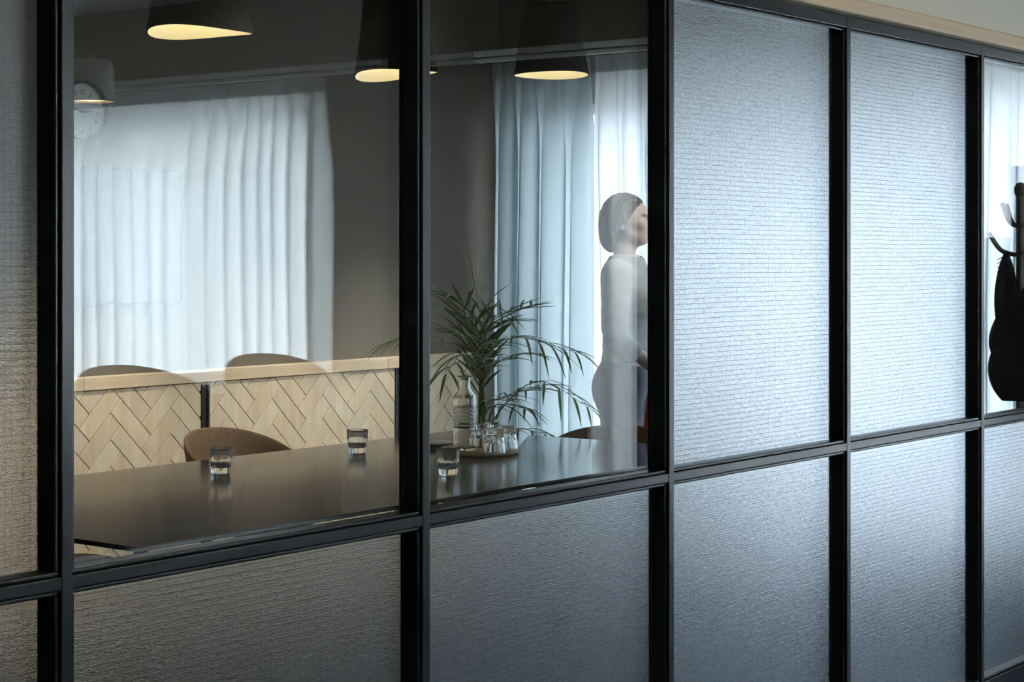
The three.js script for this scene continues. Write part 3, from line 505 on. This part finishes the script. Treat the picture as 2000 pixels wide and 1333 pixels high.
// ---------------------------------------------------------------- the woman
// signed distances joined smoothly, meshed with surface nets
function surfaceNets(f, lo, hi, h) {
  const n = [0, 1, 2].map((k) => Math.ceil((hi[k] - lo[k]) / h) + 1), [nx, ny, nz] = n, F = new Float32Array(nx * ny * nz), id = (i, j, k) => (k * ny + j) * nx + i;
  for (let k = 0; k < nz; k++) for (let j = 0; j < ny; j++) for (let i = 0; i < nx; i++) F[id(i, j, k)] = f(lo[0] + i * h, lo[1] + j * h, lo[2] + k * h);
  const vid = new Int32Array(nx * ny * nz).fill(-1), pos = [], nor = [], idx = [];
  const E = [[0, 1], [2, 3], [4, 5], [6, 7], [0, 2], [1, 3], [4, 6], [5, 7], [0, 4], [1, 5], [2, 6], [3, 7]];
  for (let k = 0; k + 1 < nz; k++) for (let j = 0; j + 1 < ny; j++) for (let i = 0; i + 1 < nx; i++) {
    const c = []; let m = 0; for (let q = 0; q < 8; q++) { const v = F[id(i + (q & 1), j + (q >> 1 & 1), k + (q >> 2))]; c.push(v); if (v < 0) m++; }
    if (m === 0 || m === 8) continue;
    let x = 0, y = 0, z = 0, s = 0;
    for (const [a, b] of E) if ((c[a] < 0) !== (c[b] < 0)) { const t = c[a] / (c[a] - c[b]); x += (a & 1) + t * ((b & 1) - (a & 1)); y += (a >> 1 & 1) + t * ((b >> 1 & 1) - (a >> 1 & 1)); z += (a >> 2) + t * ((b >> 2) - (a >> 2)); s++; }
    const X = lo[0] + (i + x / s) * h, Y = lo[1] + (j + y / s) * h, Z = lo[2] + (k + z / s) * h, e = h * 0.5;
    vid[id(i, j, k)] = pos.length / 3; pos.push(X, Y, Z);
    const g = V(f(X + e, Y, Z) - f(X - e, Y, Z), f(X, Y + e, Z) - f(X, Y - e, Z), f(X, Y, Z + e) - f(X, Y, Z - e)).normalize(); nor.push(g.x, g.y, g.z);
  }
  const quad = (a, b, c, d, flip) => { if (a < 0 || b < 0 || c < 0 || d < 0) return; if (flip) idx.push(a, c, b, a, d, c); else idx.push(a, b, c, a, c, d); };
  for (let k = 1; k + 1 < nz; k++) for (let j = 1; j + 1 < ny; j++) for (let i = 1; i + 1 < nx; i++) {
    const v = F[id(i, j, k)] < 0;
    if (v !== F[id(i + 1, j, k)] < 0) quad(vid[id(i, j - 1, k - 1)], vid[id(i, j, k - 1)], vid[id(i, j, k)], vid[id(i, j - 1, k)], !v);
    if (v !== F[id(i, j + 1, k)] < 0) quad(vid[id(i - 1, j, k - 1)], vid[id(i - 1, j, k)], vid[id(i, j, k)], vid[id(i, j, k - 1)], !v);
    if (v !== F[id(i, j, k + 1)] < 0) quad(vid[id(i - 1, j - 1, k)], vid[id(i, j - 1, k)], vid[id(i, j, k)], vid[id(i - 1, j, k)], !v);
  }
  const g = new THREE.BufferGeometry(); g.setAttribute('position', new THREE.Float32BufferAttribute(pos, 3)); g.setAttribute('normal', new THREE.Float32BufferAttribute(nor, 3));
  const uv = []; for (let q = 0; q < pos.length; q += 3) uv.push(pos[q] * 4 + pos[q + 2] * 4, pos[q + 1] * 4); g.setAttribute('uv', new THREE.Float32BufferAttribute(uv, 2)); g.setIndex(idx); return g;
}
const smin = (a, b, k) => { const h = Math.max(k - Math.abs(a - b), 0) / k; return Math.min(a, b) - h * h * k * 0.25; };
const cone = (x, y, z, a, b, ra, rb) => { const dx = b[0] - a[0], dy = b[1] - a[1], dz = b[2] - a[2], t = Math.max(0, Math.min(1, ((x - a[0]) * dx + (y - a[1]) * dy + (z - a[2]) * dz) / (dx * dx + dy * dy + dz * dz))); return Math.hypot(x - a[0] - dx * t, y - a[1] - dy * t, z - a[2] - dz * t) - (ra + (rb - ra) * t); };
const ell = (x, y, z, c, r) => { const px = (x - c[0]) / r[0], py = (y - c[1]) / r[1], pz = (z - c[2]) / r[2], k0 = Math.hypot(px, py, pz), k1 = Math.hypot(px / r[0], py / r[1], pz / r[2]); return k1 < 1e-9 ? -Math.min(...r) : k0 * (k0 - 1) / k1; };
{
  // local axes: +x forward, +z her right side
  const sh = 1.415, arms = [1, -1].map((s) => ({ s, a: [-0.015, sh, s * 0.168], b: [-0.005, 1.135, s * 0.225], c: [0.165, 0.985, s * 0.13] }));
  const torso = (x, y, z, g = 0) => {
    let d = ell(x, y, z, [0.0, 1.27, 0], [0.108 + g, 0.20 + g, 0.165 + g]);
    d = smin(d, ell(x, y, z, [-0.012, 1.385, 0], [0.082 + g, 0.075 + g, 0.185 + g]), 0.06);
    d = smin(d, ell(x, y, z, [0.055, 1.27, 0.075], [0.07 + g, 0.075 + g, 0.075 + g]), 0.05); d = smin(d, ell(x, y, z, [0.055, 1.27, -0.075], [0.07 + g, 0.075 + g, 0.075 + g]), 0.05);
    d = smin(d, ell(x, y, z, [0.0, 1.10, 0], [0.092 + g, 0.14 + g, 0.135 + g]), 0.07);
    return smin(d, ell(x, y, z, [-0.005, 0.955, 0], [0.105 + g, 0.13 + g, 0.172 + g]), 0.07);
  };
  const hips = (x, y, z, g = 0) => { let d = ell(x, y, z, [-0.005, 0.965, 0], [0.103 + g, 0.12 + g, 0.172 + g]); for (const s of [1, -1]) d = smin(d, ell(x, y, z, [-0.052, 0.90, s * 0.078], [0.078 + g, 0.095 + g, 0.085 + g]), 0.05); return d; };
  const legs = (x, y, z, g = 0, k = 1) => { let d = 9; for (const s of [1, -1]) { d = Math.min(d, smin(cone(x, y, z, [-0.012, 0.90, s * 0.088], [0.0, 0.49, s * 0.085], 0.088 + g, 0.058 * k + g), cone(x, y, z, [0.0, 0.49, s * 0.085], [-0.02, 0.09, s * 0.08], 0.056 * k + g, 0.038 * k + g), 0.03)); } return d; };
  const neck = (x, y, z) => cone(x, y, z, [-0.018, 1.42, 0], [0.006, 1.56, 0], 0.056, 0.050);
  const armD = (x, y, z, g = 0, end = 1) => { let d = 9; for (const { a, b, c } of arms) { const e = b.map((q, i) => q + (c[i] - q) * end); d = Math.min(d, smin(cone(x, y, z, a, b, 0.050 + g, 0.039 + g), cone(x, y, z, b, e, 0.038 + g, 0.027 + (1 - end) * 0.011 + g), 0.02)); } return d; };
  const foot = (x, y, z) => { let d = 9; for (const s of [1, -1]) d = Math.min(d, smin(cone(x, y, z, [-0.03, 0.045, s * 0.08], [0.13, 0.03, s * 0.095], 0.042, 0.03), cone(x, y, z, [-0.03, 0.05, s * 0.08], [-0.02, 0.12, s * 0.08], 0.04, 0.036), 0.03)); return Math.max(d, 0.003 - y); };
  const bodyF = (x, y, z) => smin(smin(smin(smin(torso(x, y, z, -0.006), neck(x, y, z), 0.05), armD(x, y, z), 0.05), smin(hips(x, y, z, -0.006), legs(x, y, z), 0.06), 0.05), foot(x, y, z), 0.02);
  const hc = [0.008, 1.655, 0];
  const headF = (x, y, z) => {
    let d = ell(x, y, z, [-0.012, 1.672, 0], [0.098, 0.088, 0.076]);                                   // skull
    d = smin(d, ell(x, y, z, [0.040, 1.615, 0], [0.058, 0.075, 0.060]), 0.04);                          // face
    d = smin(d, ell(x, y, z, [0.066, 1.567, 0], [0.026, 0.022, 0.028]), 0.035);                         // chin
    d = smin(d, cone(x, y, z, [0.02, 1.585, 0.045], [0.058, 1.565, 0.022], 0.02, 0.016), 0.03); d = smin(d, cone(x, y, z, [0.02, 1.585, -0.045], [0.058, 1.565, -0.022], 0.02, 0.016), 0.03);
    d = smin(d, cone(x, y, z, [0.094, 1.652, 0], [0.112, 1.622, 0], 0.007, 0.011), 0.016);              // nose
    d = smin(d, ell(x, y, z, [0.101, 1.618, 0.009], [0.009, 0.007, 0.008]), 0.008); d = smin(d, ell(x, y, z, [0.101, 1.618, -0.009], [0.009, 0.007, 0.008]), 0.008);
    for (const s of [1, -1]) { const e = ell(x, y, z, [0.092, 1.651, s * 0.031], [0.014, 0.010, 0.016]); d = -smin(-d, e, 0.012); d = smin(d, ell(x, y, z, [0.076, 1.650, s * 0.031], [0.013, 0.012, 0.014]), 0.004); d = smin(d, ell(x, y, z, [0.086, 1.671, s * 0.03], [0.012, 0.006, 0.022]), 0.015); d = smin(d, ell(x, y, z, [0.066, 1.628, s * 0.042], [0.022, 0.018, 0.018]), 0.025); d = smin(d, ell(x, y, z, [-0.012, 1.632, s * 0.077], [0.016, 0.030, 0.008]), 0.008); }
    d = smin(d, ell(x, y, z, [0.098, 1.597, 0], [0.009, 0.005, 0.021]), 0.007); d = smin(d, ell(x, y, z, [0.096, 1.588, 0], [0.009, 0.006, 0.018]), 0.007); // lips
    d = -smin(-d, ell(x, y, z, [0.105, 1.5925, 0], [0.008, 0.0018, 0.02]), 0.004);
    return smin(d, cone(x, y, z, [-0.018, 1.50, 0], [0.002, 1.60, 0], 0.050, 0.048), 0.03);
  };
  const handG = (arm) => {
    const s = arm.s, w = V(...arm.c), dir = V(...arm.c).sub(V(...arm.b)).normalize(), down = V(0.25, -0.95, 0).addScaledVector(dir, 0.1).normalize(), across = V(0, 0, 1);
    const kn = w.clone().addScaledVector(dir, 0.082).addScaledVector(down, 0.018), fs = [];
    for (let k = 0; k < 4; k++) { const o = (k - 1.5) * 0.0195, L = [0.036, 0.041, 0.039, 0.031][k], a = kn.clone().addScaledVector(across, o), b = a.clone().addScaledVector(dir, L * 0.75).addScaledVector(down, L * 0.6), c = b.clone().addScaledVector(down, L * 0.75).addScaledVector(dir, -L * 0.12), e = c.clone().addScaledVector(down, L * 0.25).addScaledVector(dir, -L * 0.5); fs.push([a, b, 0.0095, 0.0088], [b, c, 0.0088, 0.008], [c, e, 0.008, 0.0068]); }
    const ta = w.clone().addScaledVector(dir, 0.028).addScaledVector(across, -s * 0.026), tb = ta.clone().addScaledVector(dir, 0.03).addScaledVector(across, -s * 0.02).addScaledVector(down, 0.02), tc = tb.clone().addScaledVector(dir, 0.024).addScaledVector(down, 0.024); fs.push([ta, tb, 0.0125, 0.0105], [tb, tc, 0.0102, 0.008]);
    const pa = w.clone().addScaledVector(dir, 0.02), A = (v) => [v.x, v.y, v.z];
    const fn = (x, y, z) => { let d = cone(x, y, z, A(w.clone().addScaledVector(dir, -0.03)), A(pa), 0.026, 0.024); for (let k = 0; k < 4; k++) { const o = across.clone().multiplyScalar((k - 1.5) * 0.0185); d = smin(d, cone(x, y, z, A(pa.clone().addScaledVector(o, 0.7)), A(kn.clone().add(o)), 0.0155, 0.0115), 0.012); } for (const [a, b, r0, r1] of fs) d = smin(d, cone(x, y, z, A(a), A(b), r0, r1), 0.005); return d; };
    const c = w.clone().addScaledVector(dir, 0.06); return surfaceNets(fn, [c.x - 0.13, c.y - 0.13, c.z - 0.08], [c.x + 0.13, c.y + 0.10, c.z + 0.08], 0.0035);
  };
  const pz = atD(1227, 495, 8.48), turn = -70 * Math.PI / 180;
  const t = thing('person', 'woman with fair bobbed hair in white jersey and grey trousers standing by the window', 'person', [pz.x, 0, pz.z], turn);
  const skin = part('body', merged([surfaceNets(bodyF, [-0.2, 0.0, -0.3], [0.25, 1.50, 0.3], 0.012), surfaceNets(headF, [-0.14, 1.49, -0.11], [0.15, 1.79, 0.11], 0.0042), ...arms.map(handG)].map((g) => { g.deleteAttribute('uv'); return g; })), M.skin, t);
  const hairF = (x, y, z) => {
    let d = ell(x, y, z, [-0.020, 1.672, 0], [0.107, 0.101, 0.090]);
    d = smin(d, ell(x, y, z, [-0.058, 1.600, 0], [0.072, 0.085, 0.086]), 0.05); d = smin(d, ell(x, y, z, [-0.060, 1.555, 0], [0.052, 0.05, 0.076]), 0.04);
    const sw = x + 0.35 * (y - 1.62); d += 0.003 * noise.noise(sw * 60, y * 4, z * 60) + 0.0008 * noise.noise(sw * 170 + 3, y * 5, z * 170);
    // the face stays free: hairline slants from the forehead to the ear
    const line = x - (0.052 + (y - 1.70) * 0.62); d = -smin(-d, -line, 0.012) ; const ear = Math.max(x - 0.0 - (y - 1.62) * 0.8, y - 9); return Math.max(d, y < 1.60 ? x + 0.028 : -9);
  };
  part('hair', surfaceNets(hairF, [-0.17, 1.48, -0.12], [0.12, 1.80, 0.12], 0.003), M.hair, t);
  const wrinkle = (x, y, z) => 0.004 * noise.noise(x * 14, y * 26 + z * 10, z * 12) + 0.003 * Math.sin(y * 70 + z * 22 + x * 30) * Math.max(0, 1 - Math.abs(y - 1.12) / 0.14);
  const jerseyF = (x, y, z) => { let d = smin(smin(torso(x, y, z, 0.010), armD(x, y, z, 0.012, 0.42), 0.045), cone(x, y, z, [-0.018, 1.42, 0], [-0.010, 1.458, 0], 0.084, 0.074), 0.05); d += wrinkle(x, y, z); d = Math.max(d, 0.985 - y + 0.02 * x); return -smin(-d, cone(x, y, z, [-0.016, 1.43, 0], [0.006, 1.55, 0], 0.064, 0.068), 0.014); };
  part('jersey', surfaceNets(jerseyF, [-0.22, 0.94, -0.32], [0.24, 1.52, 0.32], 0.0075), M.jersey, t);
  const trouF = (x, y, z) => { let d = smin(hips(x, y, z, 0.010), legs(x, y, z, 0.012, 1.35), 0.06); d += 0.004 * noise.noise(x * 12, y * 8, z * 12); return Math.max(d, 0.09 - y, y - 1.02); };
  part('trousers', surfaceNets(trouF, [-0.2, 0.05, -0.27], [0.2, 1.05, 0.27], 0.011), M.trousers, t);
  const f = thing('folder', 'red folder held low at the woman\'s hip', 'folder', [pz.x, 0, pz.z], turn);
  const fg = new RoundedBoxGeometry(0.24, 0.31, 0.014, 2, 0.004); fg.rotateZ(-0.12); fg.translate(0.235, 0.82, 0.135); part('cover', fg, M.red, f);
}

// ---------------------------------------------------------------- the outer room, seen in the glass as reflections
{
  const t = thing('sideboard', 'long dark sideboard with white top, out of view, hiding the lower part of the reflected curtain', 'sideboard');  // out of view; its dark body cuts off the reflected curtain below the top
  part('top', RB(3.4, 7.55, 0.80, 0.85, 4.36, 5.12, 0.004), M.white, t); part('carcass', B(3.45, 7.54, 0.06, 0.80, 4.42, 5.1), M.cabinetDark, t);
  for (let k = 0; k < 5; k++) part('door', RB(3.46 + k * 0.8, 4.24 + k * 0.8, 0.08, 0.79, 4.40, 4.42, 0.002), M.cabinetDark, t);
  part('plinth', B(3.5, 7.4, 0, 0.06, 4.64, 5.06), M.cabinetDark, t);
}
{
  const t = thing('unseen_cabinet', 'unseen tall black cabinet darkening the reflection in the last clear pane', 'cabinet');  // out of view, placed to block the reflection in the last clear pane
  part('carcass', RB(6.76, 7.42, 0, 1.56, 0.06, 0.45, 0.004), M.cabinetDark, t); for (const [a, b] of [[6.765, 7.087], [7.093, 7.415]]) { part('door', RB(a, b, 0.03, 1.54, 0.45, 0.468, 0.002), M.cabinetDark, t); part('handle', rod(V((a < 6.9 ? b - 0.03 : a + 0.03), 0.85, 0.48), V((a < 6.9 ? b - 0.03 : a + 0.03), 1.0, 0.48), 0.005), M.railWhite, t); }
}
{
  single('unseen_box', RB(7.04, 7.42, 1.5605, 1.84, 0.08, 0.44, 0.006), M.cabinetDark, 'unseen black box on the tall cabinet, darkening the reflection around the coat stand top', 'box');  // out of view, blocks the reflection around the coat stand top
  const base = chairParts(thing('lounge_chair', 'large dark tub chair drawn up to the sideboard in the outer room', 'chair', [5.75, 0, 3.9], Math.PI), M.darkSeat); base.scale.setScalar(1.26);
  copy(base, 'smaller dark tub chair turned sideways beside the sideboard end', [6.50, 0, 3.85], Math.PI / 2 + 0.4).scale.set(0.95, 1.32, 0.95);
}
{
  const t = thing('grey_pendant', 'grey cylinder pendant with copper cap over the sideboard', 'lamp', [7.06, 2.36, 5.9]);
  part('shade', lathe([[0.118, 0], [0.125, 0], [0.125, 0.19], [0.118, 0.222], [0.1, 0.235], [0.02, 0.238], [0.02, 0.23], [0.098, 0.227], [0.112, 0.216], [0.118, 0.19], [0.118, 0]], 48), M.greyShade, t);
  part('cap', lathe([[0, 0.238], [0.03, 0.238], [0.03, 0.262], [0.024, 0.268], [0, 0.268]], 24), M.copper, t); part('cord', rod(V(0, 0.26, 0), V(0, CEIL - 2.36, 0), 0.003), M.blackMetal, t);
  const g = new THREE.CircleGeometry(0.117, 40); g.rotateX(Math.PI / 2); g.translate(0, 0.012, 0); part('diffuser', g, discGlow, t);
  const l = new THREE.RectAreaLight(new THREE.Color().setRGB(1, 0.62, 0.28), 6, 0.15, 0.15); l.position.set(7.06, 2.36 + 0.009, 5.9); l.lookAt(7.06, 0, 5.9); scene.add(l);
}

{ // unseen ceiling panels, placed to light the pale wall above the screen
  [[1.6, 2.2], [4.4, 2.2], [1.6, 5.2], [4.4, 5.2]].forEach(([x, z], k) => {
    const t = thing('unseen_ceiling_panel', 'unseen flat ceiling light panel, placed to light the wall above the glass screen', 'lamp', [x, CEIL, z], 0, 'unseen outer ceiling lights');
    part('frame', merged([RB(-0.31, 0.31, -0.02, 0, 0.6, 0.62), RB(-0.31, 0.31, -0.02, 0, -0.62, -0.6), RB(0.29, 0.31, -0.02, 0, -0.6, 0.6), RB(-0.31, -0.29, -0.02, 0, -0.6, 0.6)]), M.white, t);
    part('diffuser', B(-0.29, 0.29, -0.012, -0.004, -0.6, 0.6), unseenPanelGlow, t);
    const l = new THREE.RectAreaLight(new THREE.Color().setRGB(1, 0.95, 0.86), UNSEEN_PANEL_POWER, 0.58, 1.2); l.position.set(x, CEIL - 0.014, z); l.lookAt(x, 0, z); scene.add(l);
  });
}

renderer.render(scene, camera);
